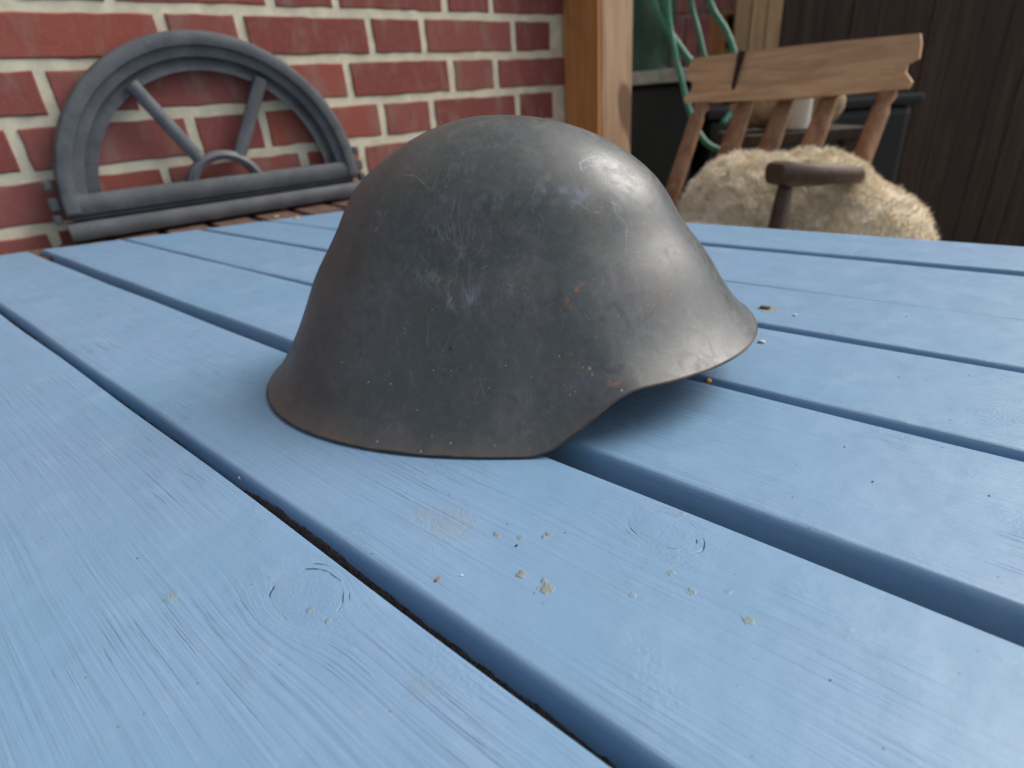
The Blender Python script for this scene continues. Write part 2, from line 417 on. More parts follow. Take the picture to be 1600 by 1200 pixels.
wbar((CS - .253, .8005), (CS + .253, .8005), .030, NF - .012, NF + .014, 'bottom_rail')
wbar((CS - .246, .7800), (CS + .246, .7800), .011, NF + .002, NF + .012, 'rebate')
wbar((CS - .258, .7615), (CS + .258, .7615), .026, NF - .022, NF + .012, 'sill_bar')
for sx in (-1, 1):
    h = MB().box(WP(CS + sx * .263, NF + .004, .806), (.014, .016, .020), WY, .003)
    h.box(WP(CS + sx * .262, NF + .004, .834), (.012, .014, .014), WY, .003); h.box(WP(CS + sx * .266, NF + .004, .782), (.012, .016, .016), WY, .003)
    h.build('hinge_lug', M_iron, IW)

# ================================================================ TABLE
tb = np.array([math.cos(YB), math.sin(YB)]); tn = np.array([-tb[1], tb[0]])
TZ = .75
TBL = empty('garden_table', (0.25, .35, 0), YB)
tag(TBL, 'sky blue painted garden table made of wide wooden boards, helmet resting on it', 'table')
def lend(p): return -1.011 + (p - .425) * .52
boards = [(-.150, -.047, 0, 0), (-.036, .0758, 0, 0), (.0830, .1774, 0, 0), (.1926, .2876, 0, 0), (.2918, .3857, .0042, 0), (.3940, .4777, 0, 0), (.4818, .5885, -.0056, 0), (.6028, .6930, 0, 0)]
for bi, (lo, hi, skew, dz) in enumerate(boards):
    r = np.random.default_rng(bi + 5); th = .028; e = .0045
    x1 = .80; NX = 150
    prof = []
    for a in range(5):
        w = math.pi / 2 * a / 4; prof.append(('l', e - e * math.cos(w) if 0 else e * (1 - math.cos(w)) * 1.0, -e + e * math.sin(w) - 0.0))
    # left (low) edge going up, then top, then right edge going down, then underside
    e = .0032; eh = .0014
    L_ = [(0, -th), (0, -th * .5)] + [(e * (1 - math.cos(math.pi / 2 * a / 5)), -e + e * math.sin(math.pi / 2 * a / 5)) for a in range(6)]
    LH = [(0, -th), (0, -th * .5)] + [(eh * (1 - math.cos(math.pi / 2 * a / 5)), -eh + eh * math.sin(math.pi / 2 * a / 5)) for a in range(6)]
    T_ = [(e + (hi - lo - e - eh) * k / 8, 0) for k in range(1, 8)]
    R_ = [(hi - lo - q[0], q[1]) for q in LH[::-1]]
    P_ = L_ + T_ + R_
    wob = lambda s, ph: .0006 * math.sin(s * 7 + ph) + .0004 * math.sin(s * 23 + ph * 2)
    rings = []
    for i in range(NX + 1):
        u = i / NX; ring = []
        for (q, z) in P_:
            pe = lo + q; xs = lend(pe); xx = xs + (x1 - xs) * u
            edge = wob(xx, bi) if q < (hi - lo) / 2 else wob(xx, bi + 9)
            yy = pe + edge * (1 if xx > -2 else 0) + (skew * max(0, min(1, (xx + .7) / .9)) if q < (hi - lo) / 2 else 0)
            top = -.0002 * math.cos((q / (hi - lo) - .5) * 6.28) if z > -.001 else 0
            er = .0025 if (i == 0 or i == NX) and z > -.002 else 0
            ring.append((xx, yy, z + top - er))
        rings.append(ring)
    o = MB().sweep(rings).build('board', M_paint_b if bi == 2 else M_paint, None)
    autosmooth(o, 50)
    o.location = (0, 0, TZ); o.rotation_euler = (0, 0, YB); adopt(o, TBL)
def TPt(a, p, z): return Vector((*(tb * a + tn * p), z))
for a in (-.93, -.45, .15, .70):
    MB().box(TPt(a + .02, .27, TZ - .0285 - .02), (.07, .76, .04), YB, .003).build('cross_batten', M_under, TBL)
for p in (-.09, .62):
    MB().box(TPt(-.10, p, TZ - .0285 - .04 - .035), (1.45, .03, .07), YB, .003).build('rail', M_paint, TBL)
for a in (-.80, .58):
    for p in (-.10, .63):
        MB().box(TPt(a, p, (TZ - .069) / 2 + .0075), (.07, .07, TZ - .071 - .015), YB, .004).build('leg', M_paint, TBL)
# ================================================================ HELMET
HX = dict(cx=0.007259, cy=0.388781, th=-0.14883, H=0.162477, af=0.139972, sf=0.107189, qf=3.41096, ab=0.159055, sb=0.295863, qb=2.753188,
          b=0.106863, ss=0.320668, qs=2.98998, flare=0.024507, lam=0.026338, zf=0.029971, p1=0.934036, p2=1.444214, zb=0.000947, e=2.141697,
          ax=-0.010839, k1=-0.008276, k2=-0.049668, k3=-0.013812, m1=-0.009653, m2=-0.028234, m3=0.042445)
HS = .15 / .17
def helm(ph, v, inset=0.0):
    d = HX; a = np.abs((ph + np.pi) % (2 * np.pi) - np.pi); s = np.clip((a - d['p1']) / (d['p2'] - d['p1']), 0, 1); q = 1 - s * s * (3 - 2 * s)
    zr = d['zf'] * q + d['zb'] * np.clip((a - 2.0) / 1.1, 0, 1) ** 2
    H = d['H']; u = np.sin(v * np.pi / 2); z = zr + (H - zr) * u; t = np.clip(z / H, 0, 1)
    g = lambda R, s_, q_: R * (1 - s_ * t) * np.sqrt(np.clip(1 - t ** q_, 0, 1))
    bf = lambda k: sum(d[k + str(i + 1)] * np.exp(-((t - tc) / .13) ** 2) for i, tc in enumerate((.33, .6, .84)))
    BF, BB = 1 + bf('k'), 1 + bf('m'); cw = (np.cos(ph) + 1) / 2; cw = cw * cw * (3 - 2 * cw)
    A = np.where(np.cos(ph) > 0, g(d['af'], d['sf'], d['qf']), g(d['ab'], d['sb'], d['qb'])) * (BF * cw + BB * (1 - cw))
    B = g(d['b'], d['ss'], d['qs']) * (BF + BB) / 2
    fl = d['flare'] * np.exp(-(z - zr) / d['lam']) * np.clip((1 - t) * 4, 0, 1); A = A + fl; B = B + fl
    cc, sn = np.cos(ph), np.sin(ph); e = d['e']
    r = 1 / ((np.abs(cc) / np.maximum(A, 1e-6)) ** e + (np.abs(sn) / np.maximum(B, 1e-6)) ** e) ** (1 / e)
    return np.stack([r * cc + d['ax'] * t, r * sn, z], -1) * HS
# columns crowd on the side that faces the camera
NP_, NV = 1150, 400
w = np.linspace(0, 1, NP_, endpoint=False); ph = -1.25 + 2 * np.pi * (w - .5) - .72 * np.sin(2 * np.pi * (w - .5)) * 1.0
ph = -1.25 + 2 * np.pi * (w - .5) - .80 * np.sin(2 * np.pi * (w - .5))
ph = (ph + np.pi) % (2 * np.pi) - np.pi
v = np.linspace(0, .9985, NV)
PHg, Vg = np.meshgrid(ph, v)
Pm = helm(PHg, Vg)
# slight dents
rng = np.random.default_rng(2)
cen = Pm - np.array([0, 0, .04]); rad = cen / np.linalg.norm(cen, axis=-1, keepdims=True)
for (pp, vv, R, dep) in [(-1.5, .62, .018, .0006), (-.9, .55, .02, .0005), (-2.2, .5, .02, .0005), (-.6, .7, .02, .0004), (-1.9, .75, .025, -.0004), (-1.2, .3, .025, .0004), (-2.6, .6, .02, .0005)]:
    c0 = helm(np.array(pp), np.array(vv)); dd = np.linalg.norm(Pm - c0, axis=-1)
    Pm = Pm - rad * (dep * np.exp(-(dd / R) ** 2))[..., None]
S_=[[0.5,0.5,[[-2.016,0.486],[-1.894,0.459],[-1.789,0.426]]],[0.6,0.35,[[-2.016,0.481],[-1.92,0.459],[-1.841,0.426]]],[0.4,0.5,[[-1.902,0.504],[-1.841,0.444]]],[0.4,0.4,[[-1.868,0.506],[-1.815,0.446]]],[0.4,0.5,[[-1.815,0.494],[-1.78,0.434]]],[0.4,0.45,[[-1.763,0.491],[-1.728,0.434]]],[0.4,0.5,[[-1.702,0.479],[-1.745,0.404],[-1.772,0.331]]],[0.4,0.4,[[-1.702,0.449],[-1.676,0.358],[-1.667,0.308]]],[0.7,0.45,[[-2.051,0.404],[-1.981,0.381]]],[0.5,0.5,[[-2.025,0.356],[-1.929,0.323]]],[0.5,0.55,[[-1.99,0.366],[-1.868,0.321]]],[0.5,0.4,[[-1.963,0.358],[-1.824,0.343]]],[0.5,0.5,[[-1.824,0.331],[-1.745,0.353]]],[0.5,0.4,[[-2.033,0.446],[-1.972,0.426]]],[0.3,0.3,[[-1.676,0.393],[-1.632,0.301]]],[0.3,0.35,[[-1.693,0.371],[-1.597,0.386]]],[0.6,1.1,[[-1.789,0.306],[-1.806,0.293]]],[0.5,1.0,[[-1.78,0.288],[-1.798,0.281]]],[0.5,0.6,[[-1.649,0.326],[-1.658,0.293]]],[0.8,0.5,[[-1.702,0.316],[-1.676,0.291]]],[0.6,0.5,[[-1.737,0.286],[-1.676,0.278]]],[0.7,0.8,[[-1.422,0.331],[-1.388,0.321]]],[0.7,0.8,[[-1.335,0.316],[-1.3,0.303]]],[0.5,0.8,[[-1.379,0.313],[-1.353,0.306]]],[0.5,0.7,[[-1.501,0.321],[-1.475,0.323]]],[0.7,0.45,[[-2.47,0.632],[-2.243,0.624],[-2.129,0.599],[-2.025,0.574],[-1.937,0.576]]],[0.9,0.7,[[-2.374,0.526],[-2.4,0.494]]],[0.9,0.9,[[-2.417,0.471],[-2.435,0.456]]],[0.5,0.5,[[-2.47,0.439],[-2.452,0.421]]],[0.6,0.6,[[-2.705,0.544],[-2.67,0.531]]],[0.4,0.6,[[-2.26,0.566],[-2.208,0.546]]],[0.4,0.35,[[-2.33,0.338],[-2.321,0.293],[-2.347,0.271]]],[0.4,0.5,[[-2.286,0.521],[-2.208,0.531]]],[1.2,0.8,[[-0.663,0.556],[-0.62,0.589],[-0.515,0.604]]],[1.6,1.0,[[-0.515,0.604],[-0.445,0.599],[-0.428,0.571]]],[1.2,0.5,[[-0.628,0.571],[-0.55,0.574],[-0.489,0.561]]],[0.6,1.1,[[-0.358,0.591],[-0.314,0.539]]],[0.6,0.8,[[-0.367,0.576],[-0.349,0.536]]],[0.4,1.0,[[-0.759,0.424],[-0.707,0.419]]],[0.5,0.7,[[-0.62,0.449],[-0.585,0.429]]],[0.5,0.5,[[-0.62,0.406],[-0.593,0.371],[-0.681,0.303]]],[0.4,0.4,[[-0.55,0.386],[-0.593,0.341]]],[0.6,0.4,[[-0.829,0.629],[-0.864,0.576]]],[0.5,0.5,[[-0.951,0.466],[-0.881,0.471]]],[0.5,0.5,[[-0.942,0.509],[-0.873,0.496]]],[0.5,0.5,[[-0.846,0.469],[-0.768,0.424]]],[0.4,0.4,[[-1.038,0.536],[-0.89,0.531]]],[0.4,0.5,[[-1.326,0.561],[-1.3,0.509]]],[0.5,0.6,[[-1.038,0.173],[-1.021,0.158]]],[0.5,0.5,[[-1.143,0.203],[-1.126,0.193]]],[0.4,0.5,[[-1.379,0.323],[-1.283,0.293]]],[0.3,0.4,[[-1.553,0.356],[-1.405,0.396]]],[0.4,0.4,[[-1.929,0.261],[-1.929,0.198]]],[0.4,0.5,[[-1.641,0.143],[-1.614,0.1]]],[0.5,0.5,[[-2.496,0.038],[-2.496,0.025]]],[0.9,0.7,[[-2.505,0.0],[-2.417,0.0]]],[0.5,0.6,[[-2.016,0.15],[-1.99,0.125]]],[0.4,0.4,[[-2.26,0.341],[-2.173,0.298]]],[0.4,0.5,[[-1.108,0.466],[-1.082,0.406]]]]
RU=[[1.0,1,[[-1.108,0.223],[-1.091,0.228]]],[1.2,1,[[-1.047,0.233],[-1.021,0.236]]],[0.6,0.8,[[-1.021,0.236],[-0.977,0.243]]],[0.7,0.6,[[-1.117,0.231],[-1.1,0.211],[-1.065,0.19]]],[1.3,0.7,[[-1.038,0.025],[-1.012,0.023]]],[1.0,0.5,[[-1.047,0.038],[-1.047,0.025]]],[0.9,0.6,[[-1.03,0.123],[-1.021,0.12]]],[0.8,0.35,[[-1.196,0.702],[-1.204,0.692]]],[0.7,0.3,[[-2.077,0.461],[-1.99,0.436]]],[1.2,0.3,[[-1.981,0.439],[-1.885,0.431]]],[0.8,0.4,[[-2.234,0.276],[-2.19,0.256]]],[1.5,0.35,[[-2.854,0.025],[-2.67,0.005]]],[1.6,0.35,[[-2.566,0.0],[-2.452,0.0]]],[1.5,0.3,[[-2.356,0.005],[-2.208,0.003]]],[0.8,0.4,[[-1.422,0.015],[-1.431,0.013]]],[1.2,0.3,[[-0.803,0.03],[-0.768,0.028]]],[1,0.3,[[-1.335,0.591],[-1.292,0.589]]]]
SP=[[0.7,-1.1,0.524],[0.6,-1.03,0.501],[0.45,-1.955,0.624],[0.4,-1.466,0.574],[0.4,-1.449,0.551],[0.5,-1.414,0.544],[0.5,-1.379,0.516],[0.5,-1.492,0.16],[0.5,-2.278,0.221],[0.6,-2.068,0.236],[0.5,-2.068,0.226],[0.5,-2.4,0.145],[0.9,-2.225,0.115],[0.5,-2.103,0.118],[0.5,-1.911,0.278],[0.4,-1.789,0.15],[0.4,-1.885,0.15],[0.4,-1.588,0.118],[0.6,-2.086,0.013],[0.6,-1.885,0.005],[0.4,-1.571,0.018],[0.5,-1.763,0.02],[0.6,-1.326,0.383],[0.6,-1.388,0.524],[0.5,-1.126,0.085],[0.4,-1.187,0.058],[0.5,-1.196,0.213],[0.5,-1.213,0.06],[0.7,-1.021,0.01],[0.5,-1.213,0.135]]
TA=[[1.4,-1.1,0.075],[0.9,-1.1,0.063]]
DK=[[0.9,-1.798,0.195]]
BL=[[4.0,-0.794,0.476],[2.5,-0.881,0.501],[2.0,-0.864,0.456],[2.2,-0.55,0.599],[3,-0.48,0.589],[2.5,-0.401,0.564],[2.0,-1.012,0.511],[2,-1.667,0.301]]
BR=[[5,-1.798,0.343],[4,-1.885,0.404],[9,-2.269,0.599],[7,-2.313,0.401],[10,-2.679,0.033],[8,-2.321,0.025],[6,-2.173,0.185],[8,-2.714,0.534],[7,-1.972,0.261]]
SC=[[9,-1.894,0.451],[7,-1.737,0.401],[6,-1.946,0.343],[6,-1.667,0.301],[5,-2.208,0.599],[7,-0.497,0.569],[5,-0.393,0.529],[6,-0.794,0.476],[6,-0.602,0.424],[4,-1.344,0.311],[4,-2.435,0.484],[5,-1.772,0.288],[5,-1.082,0.501],[6,-1.405,0.511]]
Pf = Pm.reshape(-1, 3); jit_u = rng.standard_normal((NV, NP_))
def pt(q): return helm(np.array(q[0]), np.array(q[1]))
def seg_mask(items, soft=1.0):
    m = np.zeros(len(Pf))
    for wd, st, pts in items:
        Q = [pt(p) for p in pts]; wd = wd * .00062
        lo_ = np.min(Q, 0) - wd * 3; hi_ = np.max(Q, 0) + wd * 3
        idx = np.where(np.all((Pf > lo_) & (Pf < hi_), 1))[0]
        if not len(idx): continue
        X = Pf[idx]; L = sum(np.linalg.norm(b - a) for a, b in zip(Q[:-1], Q[1:])) or 1; acc = 0
        for a, b in zip(Q[:-1], Q[1:]):
            ab = b - a; l2 = max(ab @ ab, 1e-12); tt = np.clip((X - a) @ ab / l2, 0, 1)
            d = np.linalg.norm(X - a - tt[:, None] * ab, axis=1)
            al = (acc + tt * math.sqrt(l2)) / L; acc += math.sqrt(l2)
            taper = .35 + .65 * np.sin(np.pi * np.clip(al, .03, .97)) ** .5
            br = .65 + .35 * np.sin(al * 41 + wd * 9e4) * np.sin(al * 17 + 2)
            m[idx] = np.maximum(m[idx], np.clip(1.35 - d / (wd * taper), 0, 1) * st * br)
    return m
def dot_mask(items, k=.00042):
    m = np.zeros(len(Pf))
    for (R, a, b) in items:
        c0 = pt((a, b)); R = R * k
        d = np.linalg.norm(Pf - c0, axis=1); m = np.maximum(m, np.clip(1.5 - d / R, 0, 1))
    return m
def soft_mask(items, k=.0018):
    m = np.zeros(len(Pf))
    for (R, a, b) in items:
        d = np.linalg.norm(Pf - pt((a, b)), axis=1); m = np.maximum(m, np.exp(-(d / (R * k)) ** 2))
    return m
# many more faint hairlines and specks than one can name
hair = []
for i in range(150):
    a0 = rng.uniform(-2.9, .2); b0 = rng.uniform(.08, .85); an = rng.uniform(0, 6.28); ln = rng.uniform(.01, .07)
    hair.append((.45, rng.uniform(.10, .34), [(a0, b0), (a0 + math.cos(an) * ln, b0 + math.sin(an) * ln * 1.1)]))
for i in range(46):       # the scuffed patch low on the crown side
    c_ = S_[int(rng.integers(0, 16))][2][0]; a0 = c_[0] + rng.normal(0, .07); b0 = c_[1] + rng.normal(0, .05); ln = rng.uniform(.02, .09); an = rng.normal(1.4, .45)
    hair.append((.5, rng.uniform(.15, .4), [(a0, b0), (a0 + math.cos(an) * ln * .6 + .012, b0 + math.sin(an) * ln * .5), (a0 + math.cos(an) * ln, b0 + math.sin(an) * ln)]))
specks = [(rng.uniform(.35, .65), rng.uniform(-3.1, .3), rng.uniform(.02, .9)) for i in range(130)]
scr = np.maximum(seg_mask(S_), seg_mask(hair)); 
spk = np.maximum(dot_mask(SP), dot_mask(specks) * .55)
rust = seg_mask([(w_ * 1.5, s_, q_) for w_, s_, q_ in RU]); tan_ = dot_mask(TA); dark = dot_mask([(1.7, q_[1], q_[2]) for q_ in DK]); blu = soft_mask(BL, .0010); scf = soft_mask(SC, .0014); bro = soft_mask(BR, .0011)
# fine powdery chalk patch near the crown highlight
rimd = (Pf[:, 2] - np.tile(Pm[0, :, 2], NV))
backf = np.clip((-(PHg.reshape(-1)) - 1.35) / .9, 0, 1) * (PHg.reshape(-1) < 0)
rimr = np.exp(-(rimd / .007) ** 2) * (.25 + .75 * backf)
verts = Pf; 
i0 = np.arange(NV - 1)[:, None] * NP_; j0 = np.arange(NP_)[None]; j1 = (j0 + 1) % NP_
quads = np.stack([i0 + j0, i0 + j1, i0 + NP_ + j1, i0 + NP_ + j0], -1).reshape(-1, 4)
top = len(verts); verts = np.vstack([verts, helm(np.array(0.), np.array(1.))[None]])
lastr = (NV - 1) * NP_
HZ = TZ + .0012
HEL = empty('steel_helmet', (HX['cx'] * HS, HX['cy'] * HS, HZ), HX['th'])
tag(HEL, 'worn dark grey steel combat helmet with flared rim resting on blue table', 'helmet')
me = bpy.data.meshes.new('shell')
nq = len(quads); me.vertices.add(len(verts)); me.vertices.foreach_set('co', verts.astype(np.float32).ravel())
tri = np.stack([lastr + np.arange(NP_), lastr + (np.arange(NP_) + 1) % NP_, np.full(NP_, top)], -1)
me.loops.add(nq * 4 + NP_ * 3); me.loops.foreach_set('vertex_index', np.concatenate([quads.ravel(), tri.ravel()]).astype(np.int32))
me.polygons.add(nq + NP_)
me.polygons.foreach_set('loop_start', np.concatenate([np.arange(nq) * 4, nq * 4 + np.arange(NP_) * 3]).astype(np.int32))
me.update(calc_edges=True); me.validate(); me.shade_smooth()
def at_(name, arr):
    a = me.attributes.new(name, 'FLOAT', 'POINT'); a.data.foreach_set('value', np.append(arr, 0).astype(np.float32))
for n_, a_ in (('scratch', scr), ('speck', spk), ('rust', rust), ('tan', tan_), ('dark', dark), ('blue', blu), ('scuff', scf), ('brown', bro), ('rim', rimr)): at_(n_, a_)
t = NT('worn_helmet_paint'); P = t.coord()
n1 = t.noise(P, 14, 4, .6); n2 = t.noise(P, 45, 5, .65); n3 = t.noise(P, 260, 4, .7); n4 = t.noise(P, 22, 3, .6, .8); n5 = t.noise(t.scale(P, (1, 1, .16)), 190, 4, .7, .5); n6 = t.noise(P, 75, 5, .75, 1.5)
c = t.mix(t.ss(n1, .35, .65), (.046, .056, .059), (.068, .079, .081))
c = t.mix(t.ss(n4, .50, .66, 0, .7), c, (.080, .078, .092))
c = t.mix(t.ss(n2, .48, .72, 0, .6), c, (.095, .086, .072))
c = t.mix(t.ss(n3, .5, .75, 0, .45), c, (.13, .13, .12))
c = t.mix(t.math('MULTIPLY', t.ss(n5, .48, .72), t.ss(n1, .42, .60, .1, .5)), c, (.135, .138, .130))
c = t.mix(t.math('MULTIPLY', t.ss(n6, .53, .68), t.ss(n4, .42, .62, .05, .4)), c, (.14, .148, .155))
c = t.mix(t.math('MULTIPLY', t.ss(n6, .36, .47, 1, 0), .45), c, (.036, .038, .038))
c = t.mix(t.math('MULTIPLY', t.attr('brown'), t.ss(n2, .38, .64, 0, .6)), c, (.095, .075, .055))
c = t.mix(t.math('MULTIPLY', t.attr('rim'), t.ss(n2, .25, .65, .25, .75)), c, (.115, .094, .078))
c = t.mix(t.math('MULTIPLY', t.attr('scuff'), t.math('MAXIMUM', t.ss(n5, .48, .68, 0, .75), t.ss(n6, .54, .68, 0, .55))), c, (.155, .165, .170))
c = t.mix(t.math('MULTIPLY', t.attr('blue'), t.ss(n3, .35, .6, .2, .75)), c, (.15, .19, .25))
c = t.mix(t.math('MULTIPLY', t.attr('scratch'), t.ss(n3, .3, .55, .45, 1.0)), c, (.30, .32, .32))
c = t.mix(t.attr('speck'), c, (.50, .50, .47))
c = t.mix(t.math('MULTIPLY', t.attr('rust'), t.ss(n3, .3, .5, .4, 1)), c, (.30, .105, .045))
c = t.mix(t.attr('tan'), c, (.50, .29, .13))
c = t.mix(t.math('MULTIPLY', t.attr('dark'), .9), c, (.012, .010, .010))
ro = t.math('ADD', t.ss(n2, .3, .7, .37, .47), t.ss(n6, .45, .7, 0, .14)); ro = t.math('ADD', ro, t.math('MULTIPLY', t.attr('scratch'), .06)); ro = t.math('ADD', ro, t.math('MULTIPLY', t.attr('rust'), .4))
H = t.math('ADD', t.math('MULTIPLY', n3, .25), t.math('MULTIPLY', t.noise(P, 900, 2, .5), .12))
H = t.math('SUBTRACT', H, t.math('MULTIPLY', t.attr('scratch'), .35)); H = t.math('ADD', H, t.math('MULTIPLY', t.attr('speck'), .5)); H = t.math('SUBTRACT', H, t.math('MULTIPLY', t.attr('dark'), 2.0))
H = t.math('ADD', H, t.math('MULTIPLY', t.noise(P, 30, 2), 2.0))
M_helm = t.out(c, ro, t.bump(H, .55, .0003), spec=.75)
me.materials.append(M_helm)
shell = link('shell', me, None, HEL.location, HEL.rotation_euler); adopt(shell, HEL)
# inner skin and rusty edge bead
phc = np.linspace(-np.pi, np.pi, 220, endpoint=False); rim = helm(phc, np.zeros_like(phc))
M_rim = plain('rusty_rim_metal', (.062, .050, .043), .6, .5, 60, .0006)
nxt = helm(phc + .01, phc * 0); tng = nxt - rim; tng /= np.linalg.norm(tng, axis=1)[:, None]
nrm_ = np.cross(tng, [0, 0, 1]); nrm_ /= np.linalg.norm(nrm_, axis=1)[:, None]
m = MB(); V, nr = [], 8
for i in range(220):
    for k in range(nr):
        a = 2 * math.pi * k / nr; V.append(rim[i] + nrm_[i] * math.cos(a) * .0007 - nrm_[i] * .0006 + np.array([0, 0, 1]) * math.sin(a) * .0007)
m.add(V, [(i * nr + k, i * nr + (k + 1) % nr, ((i + 1) % 220) * nr + (k + 1) % nr, ((i + 1) % 220) * nr + k) for i in range(220) for k in range(nr)])
o = m.build('rim_edge', M_rim, None, True); o.location = HEL.location; o.rotation_euler = HEL.rotation_euler; adopt(o, HEL)
vi = np.linspace(0, 1, 40); A_, B_ = np.meshgrid(phc[::2], vi); I = helm(A_, B_); I[..., :2] *= .984; I[..., 2] -= .0012 * B_
n2_ = 110
Fc = [(i * n2_ + k, i * n2_ + (k + 1) % n2_, (i + 1) * n2_ + (k + 1) % n2_, (i + 1) * n2_ + k) for i in range(38) for k in range(n2_)]
o = MB().add(I.reshape(-1, 3)[:39 * n2_], Fc + [tuple(38 * n2_ + k for k in range(n2_))]).build('inner_lining', plain('dark_inner_paint', (.022, .024, .024), .7, .3, 30), None, True)
o.location = HEL.location; o.rotation_euler = HEL.rotation_euler; adopt(o, HEL)

# ================================================================ DEBRIS
def crumb(name, pos, dims, mat, label, cat, rz=0, seed=0, group=None, bend=0):
    bm = bmesh.new(); bmesh.ops.create_icosphere(bm, subdivisions=2, radius=.5); r = random.Random(seed)
    V = []
    for q in bm.verts:
        k = 1 + r.uniform(-.16, .16); V.append((q.co.x * dims[0] * k, q.co.y * dims[1] * k + bend * (q.co.x * 2) ** 2, q.co.z * dims[2] * k + dims[2] * .42))
    Fc = [tuple(q.index for q in f.verts) for f in bm.faces]; bm.free()
    o = link(name, mesh(name, V, Fc, mat, True), None, pos, (0, 0, rz)); return tag(o, label, cat, group)
M_seed = plain('ochre_seed', (.42, .22, .05), .6, .2, 300); M_white = plain('white_flake', (.62, .60, .54), .7, .1, 300); M_pet = plain('dry_petal', (.55, .42, .24), .7, .15, 300)
M_bs = plain('brown_seed', (.24, .13, .08), .6, .2, 300)
crumb('seed', TPt(-.1165, .2930, TZ - .0026), (.0042, .0036, .003), M_seed, 'tiny ochre seed lying in the gap beside the helmet peak', 'seed', .4, 1)
crumb('paint_flake', TPt(-.1105, .3600, TZ), (.0046, .0028, .0018), M_white, 'tiny white flake on the table just past the helmet peak', 'flake', -.5, 2)
crumb('dry_petal', TPt(-.936, .516, TZ), (.010, .007, .003), M_pet, 'small tan dried petal lying on the far left end of the table', 'petal', .3, 3)
crumb('dry_petal', WP(.345, 1.11, .7427), (.013, .008, .003), M_pet, 'dull dried petal lying on the brick ledge below the iron window', 'petal', .9, 4)
crumb('seed_husk', TPt(-.1280, .0925, TZ), (.0031, .0011, .0009), M_bs, 'slim brown seed husk lying near the front board gap', 'husk', .95, 5)
crumb('bud_scale', TPt(-.1225, .0990, TZ), (.0014, .0010, .0006), M_white, 'minute pale bud scale lying near the slim brown husk', 'bud scale', .2, 6)
crumb('bark_crumb', TPt(-.1310, .4255, TZ), (.0085, .0045, .0022), plain('bark', (.16, .11, .06), .8, .3, 200), 'dark bark crumb on the table right of the helmet', 'crumb', -.6, 7)
crumb('bark_crumb', TPt(-.1085, .4200, TZ), (.0032, .0026, .0012), M_white, 'pale crumb on the table just right of the dark bark crumb', 'crumb', .3, 8)
crumb('fibre', TPt(-.2585, .0822, TZ - .0035), (.0050, .0008, .0008), M_white, 'pale curled fibre caught in the front gap between boards', 'fibre', YB - .35, 9, None, .0009)
crumb('soil_speck', TPt(-.1165, .0945 + .028, TZ), (.0010, .0009, .0006), M_under, 'minute dark soil speck near the yellowish droppings', 'speck', 0, 10)

M_grit = plain('grit', (.16, .13, .09), .9, .5, 500)
g_ = MB(); r = random.Random(77)
for i in range(420):
    a = r.uniform(-.75, .25); p = r.uniform(-.03, .68)
    if any(b_[0] + .004 < p < b_[1] - .004 for b_ in boards) and not (-.30 < a < -.05 and .17 < p < .45):
        s_ = r.uniform(.00012, .00034) * (1 + .6 * (p > .2)); q = TPt(a, p, TZ + s_ * .4); w_ = r.uniform(0, 3)
        pts = [q + Vector((math.cos(w_ + k * 1.57) * s_ * r.uniform(.7, 1.5), math.sin(w_ + k * 1.57) * s_ * r.uniform(.7, 1.5), -s_ * .3)) for k in range(4)] + [q + Vector((0, 0, s_ * .6))]
        g_.add(pts, [(0, 1, 4), (1, 2, 4), (2, 3, 4), (3, 0, 4)])
tag(g_.build('grit', M_grit), 'scattered specks of soil and seed grit over the painted boards', 'grit', None, 'stuff')
# ================================================================ CHAIR
M_chair = wood_mat('brown_chair_wood', (.24, .110, .050), (.44, .235, .13), (1, 1, .15), .5, 50, .0006)
M_rail = wood_mat('tan_rail_wood', (.52, .30, .16), (.78, .50, .29), (.25, .25, 2.2), .55, 30, .0006)
M_cdark = wood_mat('dark_arm_wood', (.045, .022, .014), (.10, .05, .032), (1, 1, 1), .45, 40, .0006)
M_cord = plain('dark_cord', (.03, .016, .022), .8, .2, 60)
CA = math.radians(-40); ce = Vector((math.cos(CA), math.sin(CA), 0)); cf = Vector((ce.y, -ce.x, 0))
if cf.y > 0: cf = -cf
CL = Vector((.508, 1.618, 0))
def CP(e_, f_, z): return CL + ce * e_ + cf * f_ + Vector((0, 0, z))
CH_ = empty('wooden_armchair', CP(.23, .33, .015), CA)
tag(CH_, 'brown wooden spindle-back armchair beyond the table, sheepskin over its seat', 'armchair')
LEAN, SPL = .46, -.12
def back(w_, z): return CP(w_ + SPL * (.862 - z), LEAN * (.862 - z), z)
# comb rail with a notched end
ZB, ZT = .863, .966
prof = [(-.006, ZT - .004), (.47, ZT - .004), (.478, ZT - .020), (.466, ZT - .036), (.478, ZT - .052), (.470, ZB), (.0, ZB), (-.008, ZB + .014), (.008, ZB + .034), (-.010, ZB + .052)]
def railring(f0):
    out = []
    for (a, z) in prof: out.append(a)
    return out
def arcf(a): return -.035 * math.sin(math.pi * min(1, max(0, a / .47)))
rings = []
xs = [-.010, .0, .004, .008] + [.02 + .43 * k / 16 for k in range(17)] + [.462, .468, .474, .480]
def zlo(a): return ZB + (.030 if a < -.005 else .0) + .004 * math.cos(a * 13)
def zhi(a): return ZT + .004 * math.sin(math.pi * min(1, max(0, a / .47)))
bmv = MB()
outline = [(-.006, ZB + .004), (-.010, ZB + .016), (.006, ZB + .034), (.006, ZB + .048), (-.012, ZB + .058), (-.010, ZB + .084), (-.004, ZT)]
out_full = outline + [(.02 + .43 * k / 14, zhi(.02 + .43 * k / 14)) for k in range(15)] + [(.474 + a * -1 if 0 else .466 - a, z) for a, z in outline[::-1]] + [(.45 - .43 * k / 14, zlo(.45 - .43 * k / 14)) for k in range(15)]
